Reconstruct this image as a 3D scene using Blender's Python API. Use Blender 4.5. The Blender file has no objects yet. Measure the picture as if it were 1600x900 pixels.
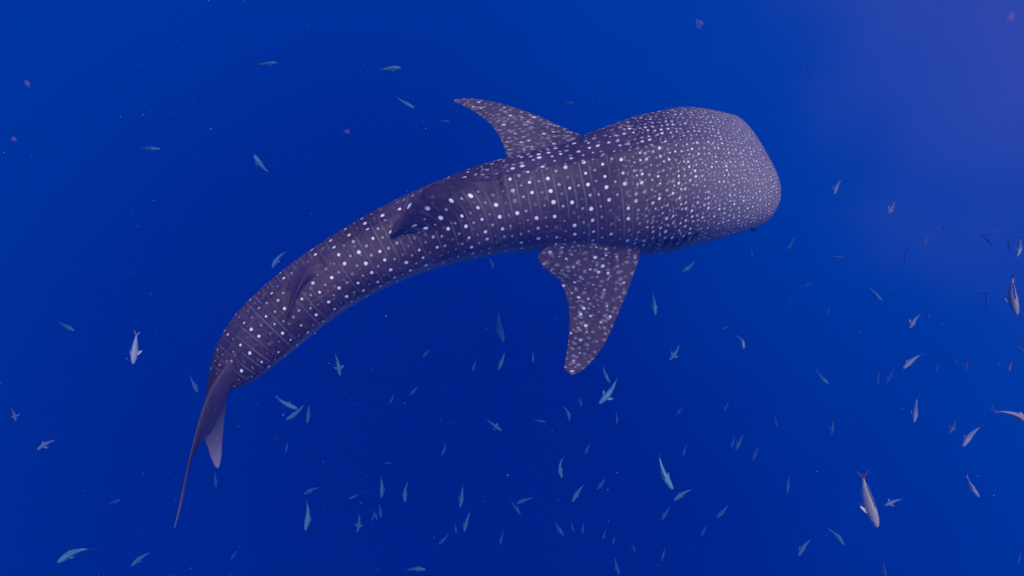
import bpy, bmesh, math, random
import numpy as np
from mathutils import Vector, Matrix

DEBUG = False
random.seed(7)
rng = np.random.default_rng(7)
scene = bpy.context.scene
COL = scene.collection
R = math.radians

# ------------------------------------------------------------------ camera
W, H, FPX = 1600.0, 900.0, 1142.0
PITCH = 75.0                       # degrees below the horizon
CAM = Vector((0.0, 0.0, 7.6))
cd = bpy.data.cameras.new('camera')
cam = bpy.data.objects.new('camera', cd)
COL.objects.link(cam)
cam.location = CAM
cam.rotation_euler = (R(90 - PITCH), 0, 0)
cd.sensor_fit = 'HORIZONTAL'
cd.sensor_width = 36.0
cd.lens = 36.0 * FPX / W
cd.clip_start = 0.05
cd.clip_end = 600
scene.camera = cam
F_ = Vector((0, math.cos(R(PITCH)), -math.sin(R(PITCH))))
U_ = Vector((0, math.sin(R(PITCH)), math.cos(R(PITCH))))
X_ = Vector((1, 0, 0))


def ray(px, py):
    return (F_ + X_ * ((px - W / 2) / FPX) + U_ * ((H / 2 - py) / FPX))


def at(px, py, z):
    d = ray(px, py)
    return CAM + d * ((z - CAM.z) / d.z)


# ------------------------------------------------------------------ world: light that comes down through the sea
SUN_AZ = Vector((0.78, 0.62, 0)).normalized()
SUN_EL = 69.0
world = bpy.data.worlds.new('World')
scene.world = world
world.use_nodes = True
nt = world.node_tree
nt.nodes.clear()


def N(tree, typ, **kw):
    n = tree.nodes.new(typ)
    for k, v in kw.items():
        setattr(n, k, v)
    return n


def link(tree, a, b):
    tree.links.new(a, b)


def math_node(tree, op, a, b=None, c=None, clamp=False):
    n = tree.nodes.new('ShaderNodeMath')
    n.operation = op
    n.use_clamp = clamp
    for i, v in enumerate((a, b, c)):
        if v is None:
            continue
        if isinstance(v, (int, float)):
            n.inputs[i].default_value = v
        else:
            tree.links.new(v, n.inputs[i])
    return n.outputs[0]


def smooth(tree, x, lo, hi, a=0.0, b=1.0):
    n = tree.nodes.new('ShaderNodeMapRange')
    n.interpolation_type = 'SMOOTHSTEP'
    tree.links.new(x, n.inputs[0])
    for i, v in zip((1, 2, 3, 4), (lo, hi, a, b)):
        if isinstance(v, (int, float)):
            n.inputs[i].default_value = v
        else:
            tree.links.new(v, n.inputs[i])
    return n.outputs[0]


def mixc(tree, fac, a, b, blend='MIX'):
    n = tree.nodes.new('ShaderNodeMix')
    n.data_type = 'RGBA'
    n.blend_type = blend
    for i, v in ((0, fac), (6, a), (7, b)):
        if isinstance(v, (int, float)):
            n.inputs[i].default_value = v
        elif isinstance(v, tuple):
            n.inputs[i].default_value = (*v, 1.0) if len(v) == 3 else v
        else:
            tree.links.new(v, n.inputs[i])
    return n.outputs[2]


tc = N(nt, 'ShaderNodeTexCoord')
sep = N(nt, 'ShaderNodeSeparateXYZ')
link(nt, tc.outputs['Generated'], sep.inputs[0])
zdir = sep.outputs[2]
ramp = N(nt, 'ShaderNodeValToRGB')
ramp.color_ramp.interpolation = 'EASE'
els = ramp.color_ramp.elements
# position = (z + 1) / 2, straight down to straight up: deep navy to sunlit blue
stops = [(0.0, (0.000, 0.006, 0.14)), (0.05, (0.000, 0.030, 0.30)), (0.16, (0.000, 0.135, 0.95)),
         (0.50, (0.010, 0.18, 1.15)), (0.75, (0.06, 0.30, 1.20))]
els[0].position, els[0].color = stops[0][0], (*stops[0][1], 1)
els[1].position, els[1].color = stops[-1][0], (*stops[-1][1], 1)
for p, c in stops[1:-1]:
    e = els.new(p)
    e.color = (*c, 1)
link(nt, math_node(nt, 'MULTIPLY_ADD', zdir, 0.5, 0.5), ramp.inputs[0])
# brighter water toward the sun's side
dotn = N(nt, 'ShaderNodeVectorMath', operation='DOT_PRODUCT')
link(nt, tc.outputs['Generated'], dotn.inputs[0])
dotn.inputs[1].default_value = SUN_AZ
patch = N(nt, 'ShaderNodeTexNoise', noise_dimensions='3D')
link(nt, tc.outputs['Generated'], patch.inputs['Vector'])
patch.inputs['Scale'].default_value = 5.0
patch.inputs['Detail'].default_value = 4.0
toward = math_node(nt, 'ADD', dotn.outputs['Value'], math_node(nt, 'MULTIPLY_ADD', patch.outputs[0], 0.22, -0.11))
side_c = mixc(nt, smooth(nt, toward, 0.10, 0.80, 0.0, 0.75), ramp.outputs[0], (0.0, 0.19, 1.10))
glow = smooth(nt, toward, 0.50, 0.95)
water_c = mixc(nt, glow, side_c, (0.36, 0.43, 1.40))
# the sky seen through the surface, inside Snell's window
sky = N(nt, 'ShaderNodeTexSky', sky_type='NISHITA')
sky.sun_disc = False
sky.sun_elevation = R(SUN_EL)
sky.sun_rotation = math.atan2(SUN_AZ.x, SUN_AZ.y)
skyb = mixc(nt, 1.0, sky.outputs[0], (0.15, 0.15, 0.15), 'MULTIPLY')
win = smooth(nt, zdir, 0.45, 0.85)
wc = mixc(nt, win, water_c, skyb)
bg = N(nt, 'ShaderNodeBackground')
link(nt, wc, bg.inputs[0])
bg.inputs[1].default_value = 1.0
wo = N(nt, 'ShaderNodeOutputWorld')
link(nt, bg.outputs[0], wo.inputs[0])

# ------------------------------------------------------------------ sun
sd = bpy.data.lights.new('sun', 'SUN')
sd.energy = 4.5
sd.angle = R(34)
sd.color = (1.0, 0.90, 0.90)
sun = bpy.data.objects.new('sun', sd)
COL.objects.link(sun)
sdir = Vector((SUN_AZ.x * math.cos(R(SUN_EL)), SUN_AZ.y * math.cos(R(SUN_EL)), math.sin(R(SUN_EL))))
sun.rotation_euler = sdir.to_track_quat('Z', 'Y').to_euler()
sun.location = (10, 10, 30)

scene.view_settings.view_transform = 'Standard'
scene.view_settings.look = 'None'
scene.view_settings.exposure = 0.0
scene.view_settings.gamma = 1.0
scene.view_settings.use_curve_mapping = False
scene.cycles.max_bounces = 6
scene.cycles.volume_bounces = 1
scene.cycles.use_denoising = True

# ------------------------------------------------------------------ the sea water between camera and far fish
WATER_DENSITY = 0.046
WATER_COLOR = (0.002, 0.145, 0.68)


def make_water():
    bm = bmesh.new()
    bmesh.ops.create_cube(bm, size=1.0)
    bm.transform(Matrix.Translation((0, 8, -12)) @ Matrix.Diagonal((150, 150, 42, 1)))
    me = bpy.data.meshes.new('haze')
    bm.to_mesh(me)
    bm.free()
    o = bpy.data.objects.new('haze', me)
    COL.objects.link(o)
    o['kind'] = 'stuff'
    o['label'] = 'clear deep blue sea water around the shark and fish'
    o['category'] = 'water'
    m = bpy.data.materials.new('sea_water')
    m.use_nodes = True
    t = m.node_tree
    t.nodes.clear()
    v = N(t, 'ShaderNodeVolumePrincipled')
    v.inputs['Color'].default_value = (*WATER_COLOR, 1)
    v.inputs['Absorption Color'].default_value = (0.05, 0.05, 0.05, 1)
    v.inputs['Density'].default_value = WATER_DENSITY
    v.inputs['Anisotropy'].default_value = 0.5
    out = N(t, 'ShaderNodeOutputMaterial')
    link(t, v.outputs[0], out.inputs['Volume'])
    me.materials.append(m)


make_water()


# ------------------------------------------------------------------ shark skin materials
def principled(name):
    m = bpy.data.materials.new(name)
    m.use_nodes = True
    t = m.node_tree
    t.nodes.clear()
    b = N(t, 'ShaderNodeBsdfPrincipled')
    out = N(t, 'ShaderNodeOutputMaterial')
    link(t, b.outputs[0], out.inputs[0])
    return m, t, b


SKIN_A = (0.028, 0.012, 0.020)
SKIN_B = (0.074, 0.041, 0.053)
SPOT = (0.86, 0.84, 0.90)


def noise(t, vec, scale, detail=2.0, dim='2D'):
    n = N(t, 'ShaderNodeTexNoise', noise_dimensions=dim)
    link(t, vec, n.inputs['Vector'])
    n.inputs['Scale'].default_value = scale
    n.inputs['Detail'].default_value = detail
    return n


def voronoi_spots(t, vec, scale, rad_lo, rad_hi, soft, randomness=0.8):
    """Round marks, one in each cell, of random size and strength."""
    v = N(t, 'ShaderNodeTexVoronoi', voronoi_dimensions='2D', feature='F1')
    link(t, vec, v.inputs['Vector'])
    v.inputs['Scale'].default_value = scale
    v.inputs['Randomness'].default_value = randomness
    s = N(t, 'ShaderNodeSeparateColor')
    link(t, v.outputs['Color'], s.inputs[0])
    rad = math_node(t, 'MULTIPLY_ADD', s.outputs[0], rad_hi - rad_lo, rad_lo)
    d = math_node(t, 'SUBTRACT', v.outputs['Distance'], rad)
    m = smooth(t, d, -soft, soft, 1.0, 0.0)
    return m, s.outputs[1], s.outputs[2]


def skin_base(t, b, vec):
    n1 = noise(t, vec, 1.3, 5)
    n2 = noise(t, vec, 26, 4)
    f = math_node(t, 'MULTIPLY_ADD', n2.outputs[0], 0.35, math_node(t, 'MULTIPLY', n1.outputs[0], 0.65))
    base = mixc(t, smooth(t, f, 0.34, 0.64), SKIN_A, SKIN_B)
    n3 = noise(t, vec, 0.7, 3)
    base = mixc(t, smooth(t, n3.outputs[0], 0.50, 0.72, 0.0, 0.40), base, (0.080, 0.042, 0.046))
    ms = N(t, 'ShaderNodeMapping')
    link(t, vec, ms.inputs[0])
    ms.inputs['Rotation'].default_value = (0, 0, 0.35)
    ms.inputs['Scale'].default_value = (1.4, 34, 1)
    n4 = noise(t, ms.outputs[0], 1.0, 1)
    n5 = noise(t, vec, 2.1, 1)
    scratch = math_node(t, 'MULTIPLY', smooth(t, n4.outputs[0], 0.70, 0.76), smooth(t, n5.outputs[0], 0.54, 0.66, 0.0, 0.14))
    base = mixc(t, scratch, base, (0.30, 0.27, 0.30))
    bump = N(t, 'ShaderNodeBump')
    bump.inputs['Strength'].default_value = 0.25
    bump.inputs['Distance'].default_value = 0.012
    link(t, n2.outputs[0], bump.inputs['Height'])
    link(t, bump.outputs[0], b.inputs['Normal'])
    b.inputs['Roughness'].default_value = 0.55
    b.inputs['Specular IOR Level'].default_value = 0.22
    return base


def body_material():
    m, t, b = principled('shark_skin')
    uv = N(t, 'ShaderNodeUVMap', uv_map='UVMap').outputs[0]      # metres from the snout, metres round from the ridge
    uvh = N(t, 'ShaderNodeUVMap', uv_map='HeadMap').outputs[0]   # the same, counted in head spots
    base = skin_base(t, b, uv)
    sp = N(t, 'ShaderNodeSeparateXYZ')
    link(t, uv, sp.inputs[0])
    u, v = sp.outputs[0], sp.outputs[1]
    wob = noise(t, uv, 1.6, 1)
    wob2 = noise(t, uv, 0.9, 0)
    # --- columns of spots on the flank
    CU, CV = 0.096, 0.128
    U = math_node(t, 'ADD', math_node(t, 'DIVIDE', u, CU), math_node(t, 'MULTIPLY', wob.outputs[0], 0.25))
    col = math_node(t, 'FLOOR', U)
    wn = N(t, 'ShaderNodeTexWhiteNoise', noise_dimensions='1D')
    link(t, col, wn.inputs['W'])
    V = math_node(t, 'ADD', math_node(t, 'DIVIDE', v, CV),
                  math_node(t, 'ADD', math_node(t, 'MULTIPLY', wn.outputs['Value'], 0.9),
                            math_node(t, 'MULTIPLY', wob2.outputs[0], 0.4)))
    row = math_node(t, 'FLOOR', V)
    cmb = N(t, 'ShaderNodeCombineXYZ')
    link(t, col, cmb.inputs[0])
    link(t, row, cmb.inputs[1])
    w2 = N(t, 'ShaderNodeTexWhiteNoise', noise_dimensions='2D')
    link(t, cmb.outputs[0], w2.inputs['Vector'])
    sc = N(t, 'ShaderNodeSeparateColor')
    link(t, w2.outputs['Color'], sc.inputs[0])
    fu = math_node(t, 'SUBTRACT', math_node(t, 'FRACT', U), math_node(t, 'MULTIPLY_ADD', sc.outputs[0], 0.12, 0.44))
    fv = math_node(t, 'SUBTRACT', math_node(t, 'FRACT', V), math_node(t, 'MULTIPLY_ADD', sc.outputs[1], 0.26, 0.37))
    du = math_node(t, 'MULTIPLY', fu, CU)
    dv = math_node(t, 'MULTIPLY', fv, CV)
    d = math_node(t, 'SQRT', math_node(t, 'ADD', math_node(t, 'MULTIPLY', du, du), math_node(t, 'MULTIPLY', dv, dv)))
    odd = math_node(t, 'FLOORED_MODULO', col, 2.0)          # every other column is small and faint
    rad = math_node(t, 'SUBTRACT', math_node(t, 'MULTIPLY_ADD', sc.outputs[2], 0.007, 0.0135), math_node(t, 'ADD', math_node(t, 'MULTIPLY', odd, 0.0055), smooth(t, u, 4.0, 6.2, 0.0, 0.0045)))
    spot = smooth(t, math_node(t, 'SUBTRACT', d, rad), -0.006, 0.007, 1.0, 0.0)
    # a few are faint, most are bright
    strength = smooth(t, w2.outputs['Value'], 0.02, 0.40, 0.12, 1.0)
    spot = math_node(t, 'MULTIPLY', math_node(t, 'MULTIPLY', spot, strength), math_node(t, 'MULTIPLY_ADD', odd, -0.58, 1.0))
    # --- thin pale bars and small dots between the columns
    hu = math_node(t, 'FRACT', math_node(t, 'ADD', U, 0.0))
    edge = math_node(t, 'ABSOLUTE', math_node(t, 'SUBTRACT', math_node(t, 'FRACT', math_node(t, 'ADD', U, 0.5)), 0.5))
    mbk = N(t, 'ShaderNodeMapping')
    link(t, uv, mbk.inputs[0])
    mbk.inputs['Scale'].default_value = (4.9, 2.2, 1)
    breaks = noise(t, mbk.outputs[0], 1.0, 2)
    bar = math_node(t, 'MULTIPLY', smooth(t, edge, 0.010, 0.13, 1.0, 0.0), smooth(t, breaks.outputs[0], 0.38, 0.68, 0.01, 0.10))
    mp = N(t, 'ShaderNodeMapping')
    link(t, uv, mp.inputs[0])
    mp.inputs['Scale'].default_value = (1 / 0.1025, 1 / 0.12, 1)
    fine, fa, fb = voronoi_spots(t, mp.outputs[0], 1.0, 0.02, 0.16, 0.07, 0.45)
    fine = math_node(t, 'MULTIPLY', fine, math_node(t, 'MULTIPLY_ADD', fa, 0.14, 0.0))
    flank = math_node(t, 'MAXIMUM', spot, math_node(t, 'MAXIMUM', bar, fine))
    # --- close-set spots and short worm lines on head, nape and the top of the back
    hs, ha, hb = voronoi_spots(t, uvh, 1.0, 0.09, 0.21, 0.09, 0.55)
    hs = math_node(t, 'MULTIPLY', hs, smooth(t, ha, 0.05, 0.95, 0.30, 0.92))
    gab = N(t, 'ShaderNodeTexGabor', gabor_type='2D')
    link(t, uvh, gab.inputs['Vector'])
    gab.inputs['Scale'].default_value = 0.62
    gab.inputs['Frequency'].default_value = 2.2
    gab.inputs['Anisotropy'].default_value = 0.0
    worm = smooth(t, gab.outputs['Value'], 0.54, 0.80, 0.0, 0.22)
    head = math_node(t, 'MAXIMUM', hs, worm)
    uu = math_node(t, 'ADD', u, math_node(t, 'MULTIPLY', wob.outputs[0], 0.35))
    hmask = smooth(t, uu, 1.75, 2.0, 1.0, 0.0)
    # the far side of the back keeps small close spots as far as the first dorsal fin
    mb = N(t, 'ShaderNodeMapping')
    link(t, uv, mb.inputs[0])
    mb.inputs['Scale'].default_value = (1 / 0.10, 1 / 0.085, 1)
    bs, bsa, bsb = voronoi_spots(t, mb.outputs[0], 1.0, 0.04, 0.24, 0.09, 0.7)
    bs = math_node(t, 'MULTIPLY', bs, smooth(t, bsa, 0.1, 0.9, 0.2, 1.0))
    top = math_node(t, 'MULTIPLY', smooth(t, v, -0.02, 0.06), smooth(t, uu, 2.9, 3.6, 1.0, 0.0))
    flank = math_node(t, 'ADD', math_node(t, 'MULTIPLY', flank, math_node(t, 'SUBTRACT', 1.0, top)), math_node(t, 'MULTIPLY', bs, top))
    pat = math_node(t, 'ADD', math_node(t, 'MULTIPLY', flank, math_node(t, 'SUBTRACT', 1.0, hmask)),
                    math_node(t, 'MULTIPLY', head, hmask))
    # no spots on the belly nor on the last of the tail stalk
    bare = N(t, 'ShaderNodeAttribute', attribute_name='bare')
    pat = math_node(t, 'MULTIPLY', pat, math_node(t, 'SUBTRACT', 1.0, bare.outputs['Fac']))
    pat = math_node(t, 'MULTIPLY', pat, smooth(t, u, 6.35, 6.75, 1.0, 0.0))
    # the snout is greyer than the back
    base = mixc(t, smooth(t, u, 0.1, 1.5, 0.72, 0.0), base, (0.190, 0.158, 0.185))
    c = mixc(t, math_node(t, 'MULTIPLY', pat, 0.93), base, SPOT)
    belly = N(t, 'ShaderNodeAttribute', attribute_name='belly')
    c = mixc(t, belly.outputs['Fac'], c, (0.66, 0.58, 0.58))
    link(t, c, b.inputs['Base Color'])
    return m


def fin_material():
    m, t, b = principled('shark_fin_skin')
    uv = N(t, 'ShaderNodeUVMap', uv_map='UVMap').outputs[0]
    uvh = N(t, 'ShaderNodeUVMap', uv_map='HeadMap').outputs[0]   # x: how spotted this fin is
    base = skin_base(t, b, uv)
    sp = N(t, 'ShaderNodeSeparateXYZ')
    link(t, uvh, sp.inputs[0])
    mp = N(t, 'ShaderNodeMapping')
    link(t, uv, mp.inputs[0])
    mp.inputs['Scale'].default_value = (1 / 0.088, 1 / 0.100, 1)
    big, ba, bb = voronoi_spots(t, mp.outputs[0], 1.0, 0.05, 0.20, 0.08, 0.75)
    big = math_node(t, 'MULTIPLY', big, smooth(t, ba, 0.1, 0.95, 0.16, 0.85))
    mp2 = N(t, 'ShaderNodeMapping')
    link(t, uv, mp2.inputs[0])
    mp2.inputs['Scale'].default_value = (1 / 0.06, 1 / 0.085, 1)
    sm, sa, sb = voronoi_spots(t, mp2.outputs[0], 1.0, 0.05, 0.30, 0.16, 0.9)
    sm = math_node(t, 'MULTIPLY', sm, 0.22)
    pat = math_node(t, 'MULTIPLY', math_node(t, 'MAXIMUM', big, sm), sp.outputs[0])
    base = mixc(t, math_node(t, 'MULTIPLY', sp.outputs[1], 0.75), base, (0.42, 0.38, 0.42))
    c = mixc(t, pat, base, SPOT)
    link(t, c, b.inputs['Base Color'])
    return m


MAT_BODY = body_material()
MAT_FIN = fin_material()


# ------------------------------------------------------------------ curves
def spline(pts, n):
    """Catmull-Rom through the points, n samples, even in chord length."""
    P = np.array(pts, float)
    d = np.r_[0, np.cumsum(np.sqrt(np.linalg.norm(np.diff(P, axis=0), axis=1)))]
    E = np.vstack([2 * P[0] - P[1], P, 2 * P[-1] - P[-2]])
    de = np.r_[-d[1], d, 2 * d[-1] - d[-2]]
    fine = []
    for i in range(1, len(E) - 2):
        t0, t1, t2, t3 = de[i - 1:i + 3]
        p0, p1, p2, p3 = E[i - 1:i + 3]
        for t in np.linspace(t1, t2, 24, endpoint=False):
            a1 = (t1 - t) / (t1 - t0) * p0 + (t - t0) / (t1 - t0) * p1
            a2 = (t2 - t) / (t2 - t1) * p1 + (t - t1) / (t2 - t1) * p2
            a3 = (t3 - t) / (t3 - t2) * p2 + (t - t2) / (t3 - t2) * p3
            b1 = (t2 - t) / (t2 - t0) * a1 + (t - t0) / (t2 - t0) * a2
            b2 = (t3 - t) / (t3 - t1) * a2 + (t - t1) / (t3 - t1) * a3
            fine.append((t2 - t) / (t2 - t1) * b1 + (t - t1) / (t2 - t1) * b2)
    fine.append(P[-1])
    fine = np.array(fine)
    L = np.r_[0, np.cumsum(np.linalg.norm(np.diff(fine, axis=0), axis=1))]
    s = np.linspace(0, L[-1], n) if np.isscalar(n) else np.asarray(n) * L[-1]
    return np.stack([np.interp(s, L, fine[:, k]) for k in range(fine.shape[1])], 1)


# ------------------------------------------------------------------ whale shark body
# outline across the body from the far flank to the near flank, snout to tail stalk
PAIRS = [((1169, 199), (1212, 294)), ((1162, 189), (1210, 318)), ((1150, 181), (1194, 344)), ((1130, 177), (1165, 358)), ((1065, 171), (1092, 378)), ((1000, 183), (1030, 394)),
         ((940, 203), (972, 396)), ((880, 228), (915, 393)), ((820, 243), (850, 394)), ((755, 260), (790, 397)),
         ((700, 280), (740, 406)), ((640, 306), (690, 418)), ((580, 335), (635, 437)), ((520, 371), (580, 462)),
         ((460, 412), (527, 493)), ((410, 453), (480, 530)), ((365, 500), (440, 562)), ((337, 548), (395, 595)),
         ((327, 590), (358, 612)), ((322, 622), (340, 632))]
#        height / width of the section at each pair
ASPECT = [0.5, 0.54, 0.58, 0.62, 0.70, 0.78, 0.86, 0.94, 1.0, 1.04, 1.06, 1.06, 1.04, 1.0, 0.96, 0.9, 0.82, 0.75, 0.8, 1.0]


def shark_spine():
    ctr, rad, across = [], [], []
    for (a, b), k in zip(PAIRS, ASPECT):
        c = at((a[0] + b[0]) / 2, (a[1] + b[1]) / 2, 0.0)
        depth = (c - CAM).dot(F_)
        rad.append(0.5 * math.hypot(a[0] - b[0], a[1] - b[1]) * depth / FPX)
        ctr.append((c.x, c.y, c.z))
        d = at(*a, 0.0) - at(*b, 0.0)
        d.normalize()
        across.append((d.x, d.y))
    ctr = np.array(ctr)
    rad = np.array(rad)
    return ctr, rad, np.array(across)


CTR, RAD, ACROSS = shark_spine()
DATA = np.c_[CTR, RAD, np.array(ASPECT), ACROSS]
FINE = spline(DATA, 600)
ARC = np.r_[0, np.cumsum(np.linalg.norm(np.diff(FINE[:, :3], axis=0), axis=1))]
LEN = ARC[-1]


def spine_at(u):
    """Centre, tangent (toward the tail), side (shark's left), half-width, half-height at u metres from the snout."""
    p = np.array([np.interp(u, ARC, FINE[:, k]) for k in range(7)])
    S = np.array((p[5], p[6], 0.0))
    S /= np.linalg.norm(S)
    T = np.cross((0, 0, 1.0), S)
    V = np.array(CAM) - p[:3]
    V -= T * V.dot(T)
    V /= np.linalg.norm(V)
    cz = V.dot(np.array((0, 0, 1.0)) * math.cos(R(14)) + S * math.sin(R(14)))
    sn2 = max(0.0, 1 - cz * cz)
    w = p[3] / math.sqrt(cz * cz + p[4] ** 2 * sn2)
    return p[:3], T, S, w, w * p[4]


ROLL = R(14)        # the shark banks: its back leans away from the camera


def banked(S):
    Z = np.array((0, 0, 1.0))
    return S * math.cos(ROLL) - Z * math.sin(ROLL), Z * math.cos(ROLL) + S * math.sin(ROLL)


def ridge_point(u, lift=0.0):
    c, T, S, w, h = spine_at(u)
    return c + banked(S)[1] * (h + lift)


def section(phi, w, h, u):
    """Point on the section: phi = 0 on the ridge, + toward S (the left flank)."""
    s, c = math.sin(phi), math.cos(phi)
    n = 2.25
    flat = 2.0 / n
    y = w * math.copysign(abs(s) ** flat, s)
    hh = h if c > 0 else h * 0.86
    z = hh * math.copysign(abs(c) ** flat, c)
    # the keel along the back, and two soft ridges on each flank
    keel = 0.045 * min(1, u / 1.0) * math.exp(-abs(phi) / 0.09)
    keel += 0.002 * min(1, max(0, u - 1.2)) * (math.exp(-((abs(phi) - 0.95) / 0.06) ** 2) + 1.3 * math.exp(-((abs(phi) - 1.42) / 0.06) ** 2))
    k = 1 + keel / max(h, 0.15)
    return y * k, z * k


GILLS = [1.02, 1.13, 1.24, 1.35, 1.46]


def dorsal_fins():
    out = []
    # first dorsal fin, its free rear tip flopped to the near side; second: a small blade trailing back
    u0, u1 = nearest_u(785, 318, 0), nearest_u(655, 368, 0)
    zr = ridge_point((u0 + u1) / 2)[2]
    top = P3((748, 284, zr + .03), (720, 282, zr + .14), (693, 283, zr + .28), (668, 290, zr + .36), (650, 310, zr + .34), (638, 335, zr + .25), (624, 355, zr + .14), (609, 368, zr + .05))
    out.append((u0, u1, [tuple(ridge_point(u0))] + top, 0.80, 2.2, 0.010, -1.0))
    v0, v1 = nearest_u(525, 434, 0), nearest_u(478, 464, 0)
    z2 = ridge_point((v0 + v1) / 2)[2]
    top2 = P3((488, 419, z2 + .04), (477, 430, z2 + .11), (467, 447, z2 + .13), (458, 468, z2 + .10), (452, 484, z2 + .08), (447, 496, z2 + .05))
    out.append((v0, v1, [tuple(ridge_point(v0))] + top2, 0.27, 2.0, 0.018, 1.0))
    return out


def build_body():
    fins = dorsal_fins()
    fin_curve = [spline(f[2], 80) for f in fins]
    us = np.r_[np.linspace(0.0, 2.2, 190), np.linspace(2.2, LEN, 300)[1:]]
    NR = 184
    xx = np.linspace(-1, 1, NR, endpoint=False)
    phis = math.pi * np.sign(xx) * (0.22 * np.abs(xx) + 0.78 * np.abs(xx) ** 1.7)     # closest set along the ridge
    CAP = 0.34
    rings = []            # (centre, T, S, w, h, u)
    # front of the snout: rings that close the blunt face
    c0, T0, S0, w0, h0 = spine_at(0.0)
    face_w, face_h = 1.0, 0.62
    NF = 14
    for i in range(1, NF + 1):
        a = i / NF * math.pi / 2
        rings.append((c0 - T0 * (0.018 * math.cos(a)), T0, S0, w0 * face_w * math.sin(a), h0 * face_h * math.sin(a), -0.06 * math.cos(a) + 1e-4 * i))
    for u in us[1:]:
        c, T, S, w, h = spine_at(u)
        if u < 0.9:
            q = math.sqrt(1 - (1 - u / 0.9) ** 2)
            h *= face_h + (1 - face_h) * q
        rings.append((c, T, S, w, h, u))
    verts, uvs, uvh, belly, bare = [], [], [], [], []
    sp0, spk = 0.033, 0.031        # spot spacing on the snout, growth per metre
    for (c, T, S, w, h, u) in rings:
        S, UP = banked(S)
        pts = []
        lifts, plain = [], []
        for f, cv in zip(fins, fin_curve):
            if f[0] < u < f[1] + 0.06:
                q = min((u - f[0]) / (f[1] - f[0]), 1.0) * 79
                k0 = min(int(q), 78)
                topp = cv[k0] + (cv[k0 + 1] - cv[k0]) * (q - k0)
                rp = c + UP * section(0.0, w, h, u)[1]
                g = 1.0 if u <= f[1] else max(0.0, 1 - (u - f[1]) / 0.06)
                lifts.append(((topp - rp) * g, f[3], f[4], f[5], f[6] * g))
        for phi in phis:
            y, z = section(phi, w, h, max(u, 0))
            p = c + S * y + UP * z
            a = abs(phi)
            shift = 0.0
            flat_p = p
            bare_ = 0.0
            for vec, reach, power, edge, bare_k in lifts:
                if a < reach + edge:
                    k_ = (1 - max(0.0, a - edge) / reach) ** power
                    p = p + vec * k_
                    bare_ = max(bare_, bare_k * min(1.0, k_ * 5) if bare_k >= 0 else min(1.0, max(0.0, k_ - 0.55) * 4))
            bare.append(bare_)
            plain.append(flat_p)
            if 0.9 < u < 1.7 and 1.05 < a < 2.15:      # gill slits
                for g in GILLS:
                    gu = g - 0.16 * (1.6 - a)
                    fade = max(0.0, 1 - ((a - 1.76) / 0.36) ** 2)
                    shift -= 0.095 * math.exp(-((u - gu) / 0.021) ** 2) * fade
                    shift += 0.012 * math.exp(-((u - gu - 0.05) / 0.03) ** 2) * fade
            if u < 0.30 and a > 1.75:                   # the wide mouth under the snout's edge
                mu = 0.02 + 0.24 * ((math.pi - a) / 1.4 - 1) ** 2 * 0
                shift -= 0.05 * math.exp(-((u - 0.05 - mu) / 0.02) ** 2) * min(1, (a - 1.75) / 0.2)
            if shift:
                nrm = S * y / max(w, 0.05) ** 2 + UP * (z / max(h, 0.05) ** 2)
                nrm /= max(np.linalg.norm(nrm), 1e-6)
                p = p + nrm * shift
            pts.append(p)
        pts = np.array(pts)
        i0 = NR // 2
        # arc length round the section from the ridge
        plain = np.array(plain)
        seg = np.linalg.norm(np.roll(plain, -1, 0) - plain, axis=1)
        v = np.zeros(NR)
        v[i0 + 1:] = np.cumsum(seg[i0:-1])
        v[:i0] = -np.cumsum(seg[:i0][::-1])[::-1]
        verts.extend(pts)
        sp = sp0 + spk * max(u, 0)
        uh = math.log(1 + spk * max(u, -0.05) / sp0) / spk
        for k in range(NR):
            uvs.append((u, v[k]))
            uvh.append((uh, v[k] / sp))
            a = abs(phis[k])
            belly.append(min(1, max(0, (a - 1.50) / 0.80)) ** 1.3)  # belly pigment, its paleness also painted up the flank to offset shade
    n = len(rings)
    faces = []
    for i in range(n - 1):
        for k in range(NR):
            k2 = (k + 1) % NR
            faces.append((i * NR + k, i * NR + k2, (i + 1) * NR + k2, (i + 1) * NR + k))
    tip = len(verts)
    verts.append(rings[0][0] - T0 * 0.001)
    end = len(verts)
    verts.append(rings[-1][0] + rings[-1][1] * 0.01)
    uvs += [(-0.06, 0), (LEN, 0)]
    uvh += [(-1, 0), (uvh[-1][0], 0)]
    belly += [0, 0]
    for k in range(NR):
        k2 = (k + 1) % NR
        faces.append((tip, k2, k))
        faces.append((end, (n - 1) * NR + k, (n - 1) * NR + k2))
    me = bpy.data.meshes.new('whale_shark')
    me.from_pydata([tuple(map(float, p)) for p in verts], [], faces)
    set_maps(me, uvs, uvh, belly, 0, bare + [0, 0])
    return me


def set_maps(me, uvs, uvh, belly, mat, bare=None):
    li = np.empty(len(me.loops), dtype=np.int32)
    me.loops.foreach_get('vertex_index', li)
    for name, arr in (('UVMap', uvs), ('HeadMap', uvh)):
        lay = me.uv_layers.new(name=name)
        lay.data.foreach_set('uv', np.array(arr, dtype=np.float32)[li].ravel())
    at_ = me.attributes.new('belly', 'FLOAT', 'POINT')
    at_.data.foreach_set('value', np.array(belly, dtype=np.float32))
    at2 = me.attributes.new('bare', 'FLOAT', 'POINT')
    at2.data.foreach_set('value', np.array(bare if bare else np.zeros(len(belly)), dtype=np.float32))
    me.materials.append(MAT_BODY)
    me.materials.append(MAT_FIN)
    me.polygons.foreach_set('material_index', np.full(len(me.polygons), mat, dtype=np.int32))
    me.polygons.foreach_set('use_smooth', np.ones(len(me.polygons), dtype=bool))
    bm = bmesh.new()
    bm.from_mesh(me)
    bmesh.ops.recalc_face_normals(bm, faces=bm.faces)
    bm.to_mesh(me)
    bm.free()
    me.update()


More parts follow.
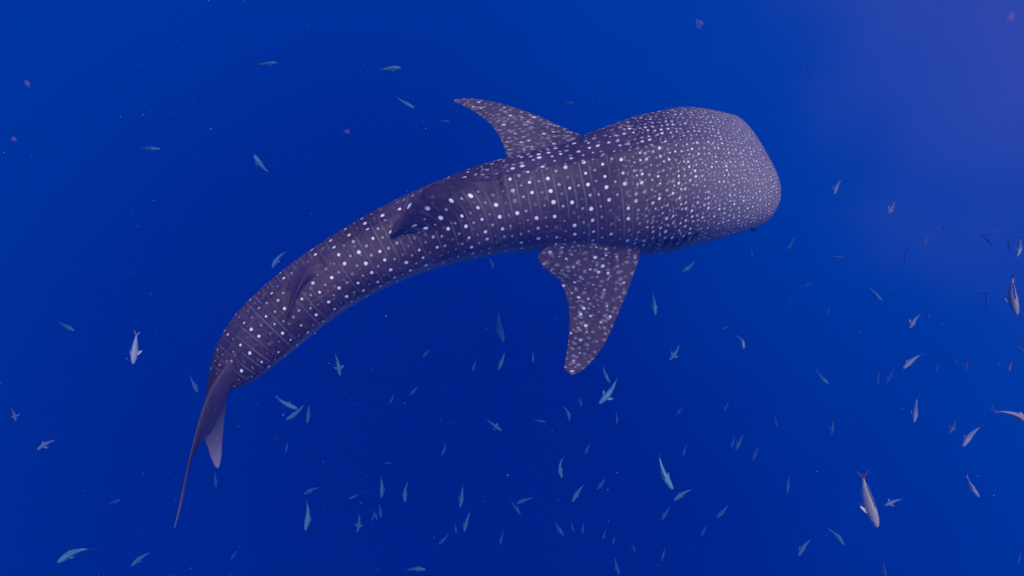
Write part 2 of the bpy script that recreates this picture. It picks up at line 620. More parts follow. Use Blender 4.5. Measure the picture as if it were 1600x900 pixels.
def build_fin(name, lead, trail, thick0, thick1, spotted, pale=0.0, ns=56, nc=26, flare=0.0, tipround=0.0):
    """A closed, lens-section fin between a leading and a trailing edge, root to tip (3-D points)."""
    t = np.linspace(0, 1, ns) ** 0.9
    A, B = spline(lead, t), spline(trail, t)
    wear = np.convolve(rng.normal(0, 1, ns), (0.25, 0.5, 0.25), 'same') * 0.006      # worn rear edge
    B = B + (A - B) * (wear * np.minimum(1, (1 - t) * 6))[:, None]
    verts, uvs, uvh, belly = [], [], [], []
    # thickness direction from the fin's own plane
    mid = (A + B) / 2
    span = np.gradient(mid, axis=0)
    cs = (1 - np.cos(np.linspace(0, math.pi, nc))) / 2
    spanlen = np.r_[0, np.cumsum(np.linalg.norm(np.diff(mid, axis=0), axis=1))]
    for i in range(ns):
        chord = B[i] - A[i]
        nrm = np.cross(span[i], chord)
        if np.linalg.norm(nrm) < 1e-9:
            nrm = np.cross(span[i], B[max(i - 3, 0)] - A[max(i - 3, 0)])
        nrm /= np.linalg.norm(nrm)
        if i and nrm.dot(prev) < 0:
            nrm = -nrm
        prev = nrm
        th = thick0 + (thick1 - thick0) * t[i] + flare * math.exp(-(t[i] / 0.16) ** 2)
        th = min(th, 0.35 * max(np.linalg.norm(chord), 0.004))
        for side in (1, -1):
            rng_ = range(nc) if side == 1 else range(nc - 2, 0, -1)
            for j in rng_:
                x = cs[j]
                prof = 2.4 * (0.30 * math.sqrt(x) - 0.13 * x - 0.35 * x ** 2 + 0.28 * x ** 3 - 0.10 * x ** 4) if x > 0 else 0
                prof = max(prof, 0.0) + (0.0 if j in (0, nc - 1) else 0.03)
                p = A[i] + chord * x + nrm * side * th * prof
                verts.append(p)
                uvs.append((spanlen[i] + (3.7 if side < 0 else 0), x * max(np.linalg.norm(chord), 0.05) + len(name)))
                uvh.append((spotted, pale * (0.25 + 0.75 * t[i] ** 3)))
                belly.append(0.0)
    NR = 2 * nc - 2
    faces = []
    for i in range(ns - 1):
        for k in range(NR):
            k2 = (k + 1) % NR
            faces.append((i * NR + k, i * NR + k2, (i + 1) * NR + k2, (i + 1) * NR + k))
    faces.append(tuple(range(NR)))
    faces.append(tuple((ns - 1) * NR + k for k in range(NR)))
    me = bpy.data.meshes.new(name)
    me.from_pydata([tuple(map(float, p)) for p in verts], [], faces)
    set_maps(me, uvs, uvh, belly, 1)
    return me


def P3(*pts):
    return [tuple(at(*p)) for p in pts]


def nearest_u(px, py, z):
    p = np.array(at(px, py, z))
    i = int(np.argmin(np.linalg.norm(FINE[:, :2] - p[:2], axis=1)))
    return ARC[i]


def build_shark():
    parts = []
    # right pectoral fin: spread toward the viewer, drooping to the tip
    parts.append(build_fin('right_pectoral',
        P3((985, 345, .20), (1000, 391, .12), (986, 440, .0), (966, 490, -.15), (946, 535, -.24), (927, 562, -.31), (908, 580, -.36), (893, 586, -.39)),
        P3((884, 345, .20), (866, 383, .14), (850, 388, .10), (841, 401, .05), (845, 414, .01), (857, 424, -.03), (876, 442, -.11), (888, 475, -.17), (889, 520, -.25), (884, 560, -.34), (882, 574, -.37), (886, 583, -.39)),
        0.10, 0.03, 0.85, 0.05, flare=0.09))
    # left pectoral fin: seen over the back, swept to the rear
    parts.append(build_fin('left_pectoral',
        P3((960, 262, -.36), (912, 214, -.40), (880, 199, -.42), (840, 181, -.44), (800, 167, -.46), (765, 158, -.48), (735, 154, -.50), (716, 154.5, -.50), (708, 156, -.50)),
        P3((830, 285, -.36), (800, 262, -.38), (790, 238, -.40), (781, 215, -.42), (766, 194, -.44), (745, 177, -.46), (722, 164, -.48), (708, 158, -.50)),
        0.10, 0.03, 0.85, 0.05, flare=0.05))
    # tail fin: long thin upper lobe and shorter lower lobe
    parts.append(build_fin('tail_upper_lobe',
        P3((392, 540, .10), (362, 562, .22), (334, 600, .34), (317, 640, .46), (304, 685, .58), (293, 730, .68), (284, 770, .76), (277, 803, .82), (272, 824, .86)),
        P3((384, 578, -.02), (366, 600, .0), (346, 640, .08), (331, 672, .22), (316, 690, .40), (303, 712, .54), (294, 742, .66), (287, 775, .75), (279, 805, .82), (273, 826, .86)),
        0.15, 0.02, 0.06, 0.12))
    parts.append(build_fin('tail_lower_lobe',
        P3((382, 588, -.05), (358, 612, -.12), (354, 630, -.16), (350, 660, -.24), (347, 692, -.33), (346, 712, -.38), (342, 731, -.42)),
        P3((350, 572, .04), (330, 615, .06), (321, 650, .02), (319, 680, -.10), (325, 700, -.22), (331, 718, -.33), (338, 732, -.42)),
        0.07, 0.02, 0.08, 0.72))
    body_me = build_body()
    o = bpy.data.objects.new('whale_shark', body_me)
    COL.objects.link(o)
    tmp = []
    for me in parts:
        p = bpy.data.objects.new(me.name, me)
        COL.objects.link(p)
        tmp.append(p)
        md = o.modifiers.new('join', 'BOOLEAN')
        md.operation = 'UNION'
        md.solver = 'EXACT'
        md.object = p
    dg = bpy.context.evaluated_depsgraph_get()
    me = bpy.data.meshes.new_from_object(o.evaluated_get(dg), preserve_all_data_layers=True, depsgraph=dg)
    me.name = 'whale_shark'
    o.modifiers.clear()
    o.data = me
    for p in tmp:
        m_ = p.data
        bpy.data.objects.remove(p)
        bpy.data.meshes.remove(m_)
    me.polygons.foreach_set('use_smooth', np.ones(len(me.polygons), dtype=bool))
    # soften the folds where the fins grow out of the body
    bm = bmesh.new()
    bm.from_mesh(me)
    seam = {v for e in bm.edges if len(e.link_faces) == 2 and e.link_faces[0].material_index != e.link_faces[1].material_index for v in e.verts}
    for _ in range(2):
        seam |= {e.other_vert(v) for v in list(seam) for e in v.link_edges}
    for _ in range(5):
        bmesh.ops.smooth_vert(bm, verts=list(seam), factor=0.5, use_axis_x=True, use_axis_y=True, use_axis_z=True)
    bm.to_mesh(me)
    bm.free()
    o['label'] = 'huge white-spotted grey whale shark swimming across the middle of the blue water'
    o['category'] = 'shark'
    print('SHARK', len(me.vertices), len(me.polygons), 'len', LEN)
    # eyes low on the sides of the head
    eb = bmesh.new()
    bmesh.ops.create_uvsphere(eb, u_segments=16, v_segments=10, radius=0.035)
    em = bpy.data.meshes.new('eye')
    eb.to_mesh(em)
    eb.free()
    for p_ in em.polygons:
        p_.use_smooth = True
    mt, t, b = principled('shark_eye')
    nz = N(t, 'ShaderNodeTexNoise')
    nz.inputs['Scale'].default_value = 20
    link(t, mixc(t, nz.outputs[0], (0.004, 0.004, 0.008), (0.02, 0.02, 0.03)), b.inputs['Base Color'])
    b.inputs['Roughness'].default_value = 0.15
    em.materials.append(mt)
    for sgn in (-1, 1):
        c, T, S, w, h = spine_at(0.34)
        y, z = section(sgn * 1.78, w * 0.995, h * 0.86, 0.34)
        e = bpy.data.objects.new('eye', em)
        COL.objects.link(e)
        e.parent = o
        S2, UP2 = banked(S)
        e.location = tuple(c + S2 * y + UP2 * z)
        e.rotation_euler = (0.3, 0, 0)
    return o


shark = build_shark()


# ------------------------------------------------------------------ fish
def fish_material(name, back, side, fin=False):
    m, t, b = principled(name)
    tcn = N(t, 'ShaderNodeTexCoord')
    s = N(t, 'ShaderNodeSeparateXYZ')
    link(t, tcn.outputs['Object'], s.inputs[0])
    n = noise(t, tcn.outputs['Object'], 14, 4, '3D')
    f = smooth(t, math_node(t, 'ADD', s.outputs[2], math_node(t, 'MULTIPLY_ADD', n.outputs[0], 0.06, -0.03)), -0.06, 0.09)
    link(t, mixc(t, f, side, back), b.inputs['Base Color'])
    bp = N(t, 'ShaderNodeBump')
    bp.inputs['Strength'].default_value = 0.2
    bp.inputs['Distance'].default_value = 0.01
    n2 = noise(t, tcn.outputs['Object'], 60, 2, '3D')
    link(t, n2.outputs[0], bp.inputs['Height'])
    link(t, bp.outputs[0], b.inputs['Normal'])
    b.inputs['Roughness'].default_value = 0.42
    b.inputs['Specular IOR Level'].default_value = 0.35
    return m


FM = {
    'pale': (fish_material('pale_fish_skin', (0.29, 0.36, 0.44), (0.48, 0.52, 0.60)), fish_material('pale_fish_fin', (0.30, 0.30, 0.32), (0.40, 0.38, 0.40))),
    'pink': (fish_material('pink_fish_skin', (0.28, 0.24, 0.25), (0.50, 0.44, 0.44)), fish_material('pink_fish_fin', (0.40, 0.13, 0.12), (0.46, 0.18, 0.16))),
    'ghost': (fish_material('pale_depth_tint_fish_skin', (0.15, 0.42, 0.54), (0.24, 0.48, 0.58)), fish_material('pale_depth_tint_fish_fin', (0.12, 0.32, 0.42), (0.18, 0.36, 0.46))),  # same water tint, painted lighter so deep fish outshine the water
    'teal': (fish_material('depth_tint_fish_skin', (0.08, 0.26, 0.34), (0.24, 0.42, 0.50)), fish_material('depth_tint_fish_fin', (0.04, 0.14, 0.17), (0.12, 0.22, 0.25))),  # the blue-green light of deep water, painted into the fish colour
}


def fish_mesh(style, bend, fold):
    """One fish, 1 unit long, head toward +x, with forked tail, back fins and spread breast fins."""
    bm = bmesh.new()
    xs = [0.5, 0.49, 0.465, 0.42, 0.36, 0.28, 0.19, 0.09, -0.01, -0.11, -0.20, -0.27, -0.32, -0.36]
    hh = [0.004, 0.022, 0.042, 0.066, 0.088, 0.106, 0.115, 0.113, 0.101, 0.082, 0.060, 0.042, 0.031, 0.026]
    ww = [0.004, 0.022, 0.040, 0.057, 0.072, 0.082, 0.086, 0.081, 0.070, 0.053, 0.041, 0.026, 0.016, 0.010]
    K = 14

    def bent(p):
        x, y, z = p
        q = max(0.0, 0.25 - x)
        return Vector((x + 0.25 * abs(bend) * q * q, y + bend * q * q, z))
    rows = []
    for x, h, w in zip(xs, hh, ww):
        row = []
        for k in range(K):
            a = 2 * math.pi * k / K
            row.append(bm.verts.new(bent((x, w * math.sin(a), h * math.cos(a) * (1.0 if math.cos(a) > 0 else 1.05)))))
        rows.append(row)
    for a, b in zip(rows, rows[1:]):
        for k in range(K):
            bm.faces.new((a[k], a[(k + 1) % K], b[(k + 1) % K], b[k]))
    bm.faces.new(rows[0])
    bm.faces.new(rows[-1][::-1])
    nb = len(bm.faces)

    def plate(outline, thick, normal, mat=2):
        """A thin tapering fin with two faces and a rim."""
        n = len(outline)
        cen = sum((Vector(p) for p in outline), Vector()) / n
        nv = Vector(normal).normalized() * thick
        top = [bm.verts.new(bent(Vector(p) + nv * 0.25)) for p in outline]
        bot = [bm.verts.new(bent(Vector(p) - nv * 0.25)) for p in outline]
        ct, cb = bm.verts.new(bent(cen + nv)), bm.verts.new(bent(cen - nv))
        for i in range(n):
            j = (i + 1) % n
            for f in ((ct, top[i], top[j]), (cb, bot[j], bot[i]), (top[i], bot[i], bot[j], top[j])):
                fc = bm.faces.new(f)
                fc.material_index = mat
    Y = (0, 1, 0)
    plate([(-0.345, 0, 0.024), (-0.40, 0, 0.075), (-0.455, 0, 0.125), (-0.505, 0, 0.165), (-0.475, 0, 0.10), (-0.432, 0, 0.035), (-0.42, 0, 0.0), (-0.35, 0, 0.0)], 0.006, Y, 1)
    plate([(-0.345, 0, -0.024), (-0.35, 0, 0.0), (-0.42, 0, 0.0), (-0.432, 0, -0.035), (-0.475, 0, -0.10), (-0.505, 0, -0.165), (-0.455, 0, -0.125), (-0.40, 0, -0.075)], 0.006, Y, 1)
    plate([(0.20, 0, 0.108), (0.13, 0, 0.150), (0.04, 0, 0.150), (-0.06, 0, 0.128), (-0.15, 0, 0.112), (-0.24, 0, 0.085), (-0.22, 0, 0.048), (-0.05, 0, 0.085)], 0.006, Y)
    plate([(-0.02, 0, -0.098), (-0.07, 0, -0.145), (-0.13, 0, -0.122), (-0.22, 0, -0.075), (-0.20, 0, -0.050)], 0.006, Y)
    for s in (-1, 1):
        o_, dn = 0.13 * fold, 0.03
        plate([(0.245, s * 0.066, -0.02), (0.215, s * (0.07 + o_ * 0.5), -0.03), (0.12, s * (0.07 + o_), -0.03 - dn), (0.085, s * (0.068 + o_ * 0.95), -0.03 - dn),
               (0.12, s * (0.07 + o_ * 0.45), -0.04), (0.175, s * 0.066, -0.03)], 0.006, (0, 0.25 * s, 1))
        plate([(0.16, s * 0.03, -0.10), (0.10, s * 0.055, -0.135), (0.05, s * 0.055, -0.130), (0.10, s * 0.03, -0.10)], 0.005, (0, 1, 0.4 * s))
    for s in (-1, 1):
        r = bmesh.ops.create_icosphere(bm, subdivisions=1, radius=0.013, matrix=Matrix.Translation((0.405, s * 0.056, 0.022)))
        for v in r['verts']:
            for fc in v.link_faces:
                fc.material_index = 3
    bmesh.ops.recalc_face_normals(bm, faces=bm.faces)
    me = bpy.data.meshes.new('fish')
    bm.to_mesh(me)
    bm.free()
    for p in me.polygons:
        p.use_smooth = p.index < nb
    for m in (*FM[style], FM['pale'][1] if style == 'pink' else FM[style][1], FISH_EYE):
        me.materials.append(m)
    return me


MESHES = {}
FISH_EYE, _t, _b = principled('fish_eye')
_n = noise(_t, N(_t, 'ShaderNodeTexCoord').outputs['Object'], 30, 2, '3D')
link(_t, mixc(_t, _n.outputs[0], (0.003, 0.003, 0.005), (0.02, 0.02, 0.025)), _b.inputs['Base Color'])
_b.inputs['Roughness'].default_value = 0.2


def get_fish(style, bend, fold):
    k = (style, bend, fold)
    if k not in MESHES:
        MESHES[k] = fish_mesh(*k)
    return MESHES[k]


def put_fish(tail, head, style, label, length=0.54, bend=0.0, fold=0.42, roll=0.0, group='fish scattered through the water below the shark'):
    a, b = at(*tail, CAM.z - 1), at(*head, CAM.z - 1)
    unit = (b - a).length
    depth = min(length / unit, 35.0)
    a, b = at(*tail, CAM.z - depth), at(*head, CAM.z - depth)
    d = b - a
    o = bpy.data.objects.new('fish', get_fish(style, bend, fold))
    COL.objects.link(o)
    o.location = (a + b) / 2
    s = d.length
    o.scale = (s, s, s)
    o.rotation_mode = 'XYZ'
    o.rotation_euler = (R(roll), 0, math.atan2(d.y, d.x))
    o['label'] = label
    o['category'] = 'fish'
    o['group'] = group
    return o


FISH = []
FISH += [
    # tail, head, style, label, extras
    ((1337, 735), (1371, 824), 'pink', 'largest pale fish with pink forked tail, diving toward the bottom right corner', dict(length=.50, bend=.25, roll=-18, fold=.6)),
    ((1411, 776), (1382, 790), 'pale', 'small pale fish with spread fins just beside the largest pink-tailed fish', dict(fold=.9)),
    ((1497, 739), (1530, 777), 'pale', 'grey fish slanting down to the right, above the bottom right corner', dict(bend=.5)),
    ((1528, 659), (1504, 698), 'pale', 'slim lilac fish heading down left, below the fish cut by the right edge', dict(fold=.35)),
    ((1499, 652), (1483, 677), 'teal', 'short blue fish close to the left of the slim lilac fish', dict(fold=.8)),
    ((1433, 618), (1428, 660), 'pale', 'upright grey-green fish swimming straight down at the right, alone', dict(fold=.4)),
    ((1439, 549), (1411, 576), 'pale', 'spindle-shaped grey fish slanting down left at the right of the water', dict(fold=.35)),
    ((1559, 628), (1612, 664), 'pink', 'pale pink-tailed fish cut off by the right edge of the picture', dict(length=.5, bend=-.5, roll=25)),
    ((1436, 486), (1421, 513), 'pale', 'small grey fish directly above the spindle-shaped grey fish at the right', dict(fold=.9)),
    ((1399, 577), (1384, 598), 'teal', 'dim small fish just below left of the spindle-shaped grey fish', {}),
    ((1302, 654), (1299, 679), 'teal', 'bright turquoise fish with stubby outline, mid right, pointing down', dict(fold=.8)),
    ((1231, 741), (1230, 770), 'teal', 'small blue-green fish pointing straight down, left of the largest pink-tailed fish', {}),
    ((1017, 710), (1051, 765), 'teal', 'biggest turquoise fish, slanting down right below the near pectoral fin', dict(length=.5, bend=.4, fold=.4)),
    ((1081, 758), (1053, 782), 'teal', 'turquoise fish heading down left, touching distance from the biggest turquoise fish', {}),
    ((1068, 537), (1046, 563), 'teal', 'turquoise fish with spread fins, right of the near pectoral fin tip', dict(fold=.9)),
    ((1159, 517), (1162, 545), 'pale', 'thin bright white curved fish, alone below the shark head', dict(bend=-.9, fold=.2, length=.36)),
    ((1185, 693), (1176, 720), 'teal', 'dim green fish, right one of a faint pair in the lower right', {}),
    ((1164, 676), (1149, 703), 'teal', 'dim green fish, left one of a faint pair in the lower right', {}),
    ((1265, 837), (1247, 869), 'teal', 'turquoise fish near the bottom edge, below left of the largest pink-tailed fish', {}),
    ((1381, 874), (1383, 902), 'teal', 'turquoise fish cut by the bottom edge, below the largest pink-tailed fish', {}),
    ((1297, 475), (1292, 493), 'teal', 'small blue fish with a bright nose, right of and below the shark head', dict(fold=.9)),
    ((1351, 446), (1379, 471), 'teal', 'faint slender fish slanting down right, right of the shark head', dict(fold=.4)),
    ((1521, 456), (1545, 455), 'teal', 'faint level fish near the right edge, pointing right', {}),
    ((1571, 424), (1589, 492), 'pink', 'reddish blurred fish diving steeply along the right edge', dict(length=.55, fold=.5)),
    ((1600, 370), (1589, 401), 'pale', 'bright lilac fish at the right edge, above the reddish diving fish', dict(length=.42)),
    ((1512, 553), (1508, 580), 'teal', 'dim fish with spread fins left of the small pinkish fish at the right', dict(fold=.9)),
    ((1581, 561), (1576, 580), 'pink', 'tiny pinkish fish near the right edge, below the reddish diving fish', dict(length=.36)),
    ((1586, 538), (1608, 555), 'pale', 'small pale fish poking out of the right edge at mid height', {}),
    ((1312, 276), (1303, 304), 'pale', 'small grey fish at the level of the snout, just right of the shark', {}),
    ((1403, 313), (1387, 334), 'pale', 'little grey fish second to the right of the shark snout', dict(fold=1.0)),
    ((1453, 367), (1443, 383), 'pale', 'tiny grey fish third to the right of the shark snout, pointing down left', {}),
    ((1260, 98), (1266, 118), 'teal', 'tiny faint fish above and right of the shark head', {}),
    ((1292, 400), (1319, 403), 'teal', 'faint level fish below and right of the snout', {}),
    ((1241, 367), (1231, 391), 'teal', 'very faint fish close under the tip of the snout', {}),
    ((1092, 408), (1066, 425), 'teal', 'faint blue fish just under the gills of the shark', {}),
    ((1020, 455), (1024, 493), 'teal', 'faint upright fish just right of the near pectoral fin', {}),
    ((1534, 369), (1559, 361), 'pale', 'faint level fish left of the bright lilac fish at the right edge', {}),
    ((1266, 576), (1295, 601), 'teal', 'faint fish slanting down right above the stubby bright turquoise fish', dict(bend=.4)),
    ((1207, 643), (1214, 667), 'teal', 'very faint fish left of the stubby bright turquoise fish', {}),
    ((1143, 789), (1119, 809), 'teal', 'faint fish heading down left, right of the biggest turquoise fish', {}),
    ((1049, 789), (1033, 813), 'teal', 'faint fish below the biggest turquoise fish, heading down left', {}),
    ((1104, 818), (1096, 838), 'teal', 'very faint small fish low down, below the gap between two turquoise fish', {}),
    ((1041, 854), (1033, 876), 'teal', 'faint fish near the bottom edge below the biggest turquoise fish', {}),
    ((1068, 634), (1057, 648), 'teal', 'tiny faint fish between near pectoral fin and biggest turquoise fish', {}),
    ((1293, 818), (1319, 852), 'teal', 'dim fish slanting down right, left of the nose of the largest pink-tailed fish', {}),
    ((1596, 860), (1590, 880), 'pale', 'tiny pale fish at the right edge near the bottom right corner', {}),
    ((1468, 560), (1462, 582), 'teal', 'scarcely visible lone fish between the spindle-shaped grey fish and the right edge', {}),
    # below the shark
    ((526, 549), (531, 587), 'teal', 'blue fish pointing down, below the belly between the two dorsal fins', dict(fold=1.0)),
    ((674, 542), (660, 559), 'teal', 'small blue fish heading down left below the middle of the belly', {}),
    ((771, 483), (787, 534), 'teal', 'long blue-green fish diving just behind the near pectoral fin', dict(fold=.4, bend=.3)),
    ((790, 548), (779, 578), 'teal', 'blue fish under the long diving fish behind the near pectoral fin', {}),
    ((743, 560), (739, 580), 'teal', 'very faint small fish left of the blue fish behind the near pectoral fin', {}),
    ((834, 546), (832, 567), 'teal', 'small faint fish close to the rear edge of the near pectoral fin', {}),
    ((935, 572), (953, 598), 'teal', 'turquoise fish right at the tip of the near pectoral fin', dict(bend=.5)),
    ((973, 593), (936, 631), 'teal', 'dim long fish slanting down left below the near pectoral fin tip', dict(fold=.9)),
    ((885, 627), (890, 658), 'teal', 'dim upright fish straight below the near pectoral fin tip', dict(bend=-.6)),
    ((756, 655), (784, 673), 'teal', 'blue-green fish slanting down right, alone in the middle bottom water', dict(fold=.9)),
    ((598, 741), (596, 778), 'teal', 'upright blue fish, left one of two side by side at the bottom', {}),
    ((630, 748), (633, 785), 'teal', 'upright blue fish, right one of two side by side at the bottom', dict(bend=.5)),
    ((566, 799), (558, 832), 'teal', 'blue fish with spread fins below the two side by side upright fish', dict(fold=.9)),
    ((724, 755), (719, 793), 'teal', 'upright dim fish, upper one of a pair at the bottom middle', {}),
    ((733, 795), (725, 831), 'teal', 'upright blue fish, lower one of a pair at the bottom middle', {}),
    ((867, 711), (878, 747), 'teal', 'curved blue fish left of the biggest turquoise fish, pointing down', dict(bend=.8)),
    ((911, 751), (894, 785), 'teal', 'dim fish heading down left, below right of the curved blue fish', {}),
    ((951, 745), (932, 765), 'teal', 'faint small fish halfway between curved blue and biggest turquoise fish', {}),
    ((797, 781), (813, 804), 'teal', 'faint fish slanting down right in the bottom middle, under a level one', {}),
    ((836, 774), (807, 787), 'teal', 'faint nearly level fish in the bottom middle, heading left', {}),
    ((705, 833), (685, 851), 'teal', 'faint fish heading down left near the bottom, left of the lower upright one', {}),
    ((861, 813), (881, 837), 'teal', 'faint fish slanting down right near the bottom, below the curved blue fish', {}),
    ((631, 886), (665, 890), 'teal', 'level blue fish at the bottom edge, below the side by side upright fish', {}),
    ((959, 867), (967, 899), 'teal', 'blue fish at the bottom edge pointing down, below the dim lower fish', {}),
    ((594, 723), (612, 724), 'teal', 'tiny level fish just above the left upright fish of the side by side two', {}),
    ((988, 847), (992, 863), 'teal', 'tiny faint fish near the bottom edge, right of the downward blue fish', {}),
    ((655, 600), (640, 618), 'teal', 'scarcely visible lone fish in the dark water below the belly', {}),
    ((700, 690), (690, 712), 'teal', 'scarcely visible lone fish left of the lone blue-green fish', {}),
    # lower left
    ((214, 517), (208, 569), 'pale', 'bright white fish with spread breast fins, alone left of the tail', dict(length=.48, fold=1.0)),
    ((142, 842), (90, 879), 'teal', 'big grey-green fish heading down left in the bottom left corner', dict(length=.5, bend=.5, fold=.4)),
    ((237, 855), (205, 885), 'teal', 'dim fish heading down left below the tip of the tail fin', dict(bend=.3)),
    ((89, 681), (58, 703), 'pale', 'grey-blue fish heading left, on the left side below the white fish', dict(fold=.9)),
    ((20, 634), (25, 658), 'pale', 'small fish with wing-like fins at the left edge of the picture', dict(fold=1.3)),
    ((88, 501), (116, 517), 'teal', 'faint fish slanting right, left of the bright white fish', {}),
    ((484, 634), (447, 656), 'teal', 'bright turquoise leaf-shaped fish, middle of three below the tail stalk', dict(bend=-.4, fold=.3)),
    ((485, 629), (480, 661), 'teal', 'thin upright fish, right one of three below the tail stalk', dict(fold=.3)),
    ((426, 624), (465, 639), 'teal', 'dim fish slanting right, left one of three below the tail stalk', {}),
    ((451, 689), (446, 707), 'teal', 'tiny faint fish under the three below the tail stalk', {}),
    ((296, 586), (309, 614), 'teal', 'dim green fish just left of the tail stalk', {}),
    ((334, 736), (338, 762), 'teal', 'dim blue fish directly under the short lower tail lobe', {}),
    ((487, 780), (477, 829), 'teal', 'long upright turquoise fish at the bottom, right of the long tail lobe', dict(bend=-.3, fold=.3)),
    ((502, 756), (474, 773), 'teal', 'faint fish heading left just above the long upright turquoise fish', {}),
    ((164, 788), (188, 781), 'teal', 'faint nearly level fish above the big grey-green corner fish', {}),
    ((372, 858), (360, 876), 'teal', 'scarcely visible lone fish at the bottom, right of the tail tip', {}),
    # above the shark
    ((399, 103), (433, 98), 'teal', 'faint level fish near the top edge, left of another level fish', {}),
    ((591, 108), (627, 106), 'teal', 'level blue-green fish near the top edge, above the dorsal side', {}),
    ((614, 154), (648, 169), 'teal', 'dim fish slanting right, below the level blue-green fish at the top', {}),
    ((418, 277), (397, 242), 'teal', 'dim green fish pointing up left in the upper left water', dict(fold=.4)),
    ((443, 385), (425, 419), 'teal', 'dim green fish peeping out above the back near the small rear dorsal fin', dict(bend=.6)),
    ((214, 233), (251, 233), 'teal', 'dark green level fish, faint in the upper left water', {}),
    ((875, 160), (897, 161), 'teal', 'small level blue fish above the left pectoral fin', {}),
    ((679, 187), (702, 191), 'teal', 'barely visible level fish left of the left pectoral fin tip', {}),
    ((764, 397), (771, 420), 'teal', 'faint fish just under the belly, behind the near pectoral fin lobe', {}),
]
MIDDLE = 'hardly visible ghostly fish deep in the lower middle of the water'
RIGHT = 'hardly visible ghostly fish deep in the bluer water to the right'
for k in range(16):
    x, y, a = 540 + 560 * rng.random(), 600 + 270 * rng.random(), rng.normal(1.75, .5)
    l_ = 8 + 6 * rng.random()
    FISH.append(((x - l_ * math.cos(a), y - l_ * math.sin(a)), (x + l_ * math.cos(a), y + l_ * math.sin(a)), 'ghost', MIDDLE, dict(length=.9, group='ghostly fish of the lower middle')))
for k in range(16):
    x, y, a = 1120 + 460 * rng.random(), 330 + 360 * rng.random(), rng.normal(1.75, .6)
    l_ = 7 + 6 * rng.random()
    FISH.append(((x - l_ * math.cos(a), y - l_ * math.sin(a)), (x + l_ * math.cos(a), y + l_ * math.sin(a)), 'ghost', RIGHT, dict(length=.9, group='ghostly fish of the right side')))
bends = [0, .18, -.18, .3, -.3]
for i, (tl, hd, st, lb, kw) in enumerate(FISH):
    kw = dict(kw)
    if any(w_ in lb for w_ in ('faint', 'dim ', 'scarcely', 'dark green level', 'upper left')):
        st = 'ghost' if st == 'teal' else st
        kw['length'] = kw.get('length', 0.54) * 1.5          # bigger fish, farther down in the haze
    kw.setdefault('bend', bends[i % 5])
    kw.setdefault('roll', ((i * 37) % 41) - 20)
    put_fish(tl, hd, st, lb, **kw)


# ------------------------------------------------------------------ drifting specks
def speck_mesh():
    bm = bmesh.new()
    bmesh.ops.create_icosphere(bm, subdivisions=2, radius=1.0)
    for v in bm.verts:
        k = 1 + 0.35 * math.sin(3 * v.co.x + 1) * math.cos(4 * v.co.y) + 0.2 * math.sin(5 * v.co.z)
        v.co *= k
    me = bpy.data.meshes.new('drift_speck')
    bm.to_mesh(me)
    bm.free()
    for p in me.polygons:
        p.use_smooth = True
    m, t, b = principled('backscatter_tint')
    tcn = N(t, 'ShaderNodeTexCoord')
    n = noise(t, tcn.outputs['Object'], 3, 3, '3D')
    link(t, mixc(t, n.outputs[0], (0.45, 0.12, 0.22), (0.60, 0.30, 0.42)), b.inputs['Base Color'])  # pink stands in for blurred backscatter off drifting particles
    b.inputs['Roughness'].default_value = 0.6
    b.inputs['Alpha'].default_value = 0.08
    me.materials.append(m)
    return me


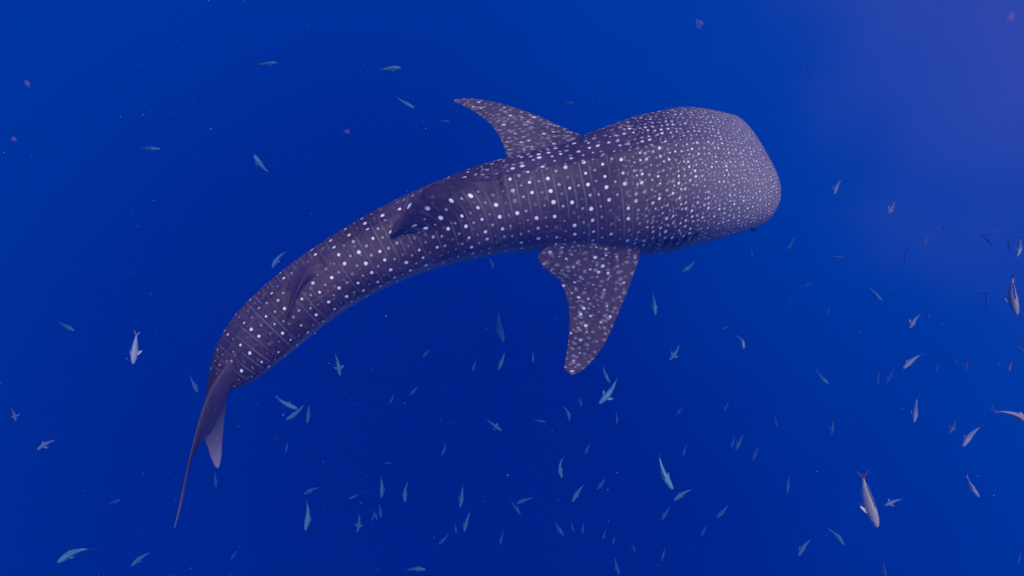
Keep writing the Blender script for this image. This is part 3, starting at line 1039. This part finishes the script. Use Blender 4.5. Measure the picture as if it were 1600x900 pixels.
sm_ = speck_mesh()
for px, py, r_, lb in [(43, 131, 5, 'reddish backscatter speck drifting at the upper left edge'),
                       (22, 217, 4, 'dim reddish backscatter speck at the left edge, lower of two'),
                       (543, 206, 4, 'tiny violet backscatter speck above the back of the shark'),
                       (1093, 38, 6, 'violet backscatter speck near the top edge above the shark head'),
                       (1580, 27, 6, 'pink backscatter speck in the bright top right corner'),
                       (872, 782, 1.5, 'pinpoint backscatter speck in the bottom middle water')]:
    o = bpy.data.objects.new('drift_speck', sm_)
    COL.objects.link(o)
    dist = 3.0
    o.location = CAM + ray(px, py) * dist
    s = r_ * dist / FPX
    o.scale = (s, s * 0.8, s * 1.1)
    o.rotation_euler = (px % 3, py % 3, 0)
    o['label'] = lb
    o['category'] = 'plankton'
    o['group'] = 'specks drifting in the water'


# ------------------------------------------------------------------ fine drifting matter, too small to count
def marine_snow():
    n = 900
    verts, faces = [], []
    for k in range(n):
        d = ray(rng.uniform(-200, 1800), rng.uniform(-150, 1050))
        dist = rng.uniform(2.5, 16.0)
        c = CAM + d * dist
        r_ = rng.uniform(0.0012, 0.0040) * (0.6 + dist / 12)
        b0 = len(verts)
        for q in ((1, 0, 0), (-1, 0, 0), (0, 1, 0), (0, -1, 0), (0, 0, 1), (0, 0, -1)):
            verts.append(tuple(c + Vector(q) * r_ * rng.uniform(0.6, 1.4)))
        for f in ((0, 2, 4), (2, 1, 4), (1, 3, 4), (3, 0, 4), (2, 0, 5), (1, 2, 5), (3, 1, 5), (0, 3, 5)):
            faces.append(tuple(b0 + i for i in f))
    me = bpy.data.meshes.new('marine_snow')
    me.from_pydata(verts, [], faces)
    m, t, b = principled('marine_snow')
    n_ = noise(t, N(t, 'ShaderNodeTexCoord').outputs['Object'], 2, 2, '3D')
    link(t, mixc(t, n_.outputs[0], (0.20, 0.26, 0.30), (0.45, 0.42, 0.46)), b.inputs['Base Color'])
    b.inputs['Roughness'].default_value = 0.8
    b.inputs['Alpha'].default_value = 0.5
    me.materials.append(m)
    o = bpy.data.objects.new('marine_snow', me)
    COL.objects.link(o)
    o['kind'] = 'stuff'
    o['label'] = 'fine pale particles drifting everywhere in the water'
    o['category'] = 'particles'


marine_snow()

if DEBUG:
    def proj(p):
        d = Vector(p) - CAM
        k = d.dot(F_)
        return (round(800 + FPX * d.dot(X_) / k), round(450 - FPX * d.dot(U_) / k))
    for u in (0, .05, .1, .2, .3, .45, .6, .9, 1.2, 1.6, 2, 3, 4, 5, 6):
        c, T, S, w, h = spine_at(u)
        print('RING', u, proj(c), proj(c + S * w), proj(c - S * w), 'ridge', proj(c + np.array((0, 0, h))), 'w', round(w, 2), 'h', round(h, 2))
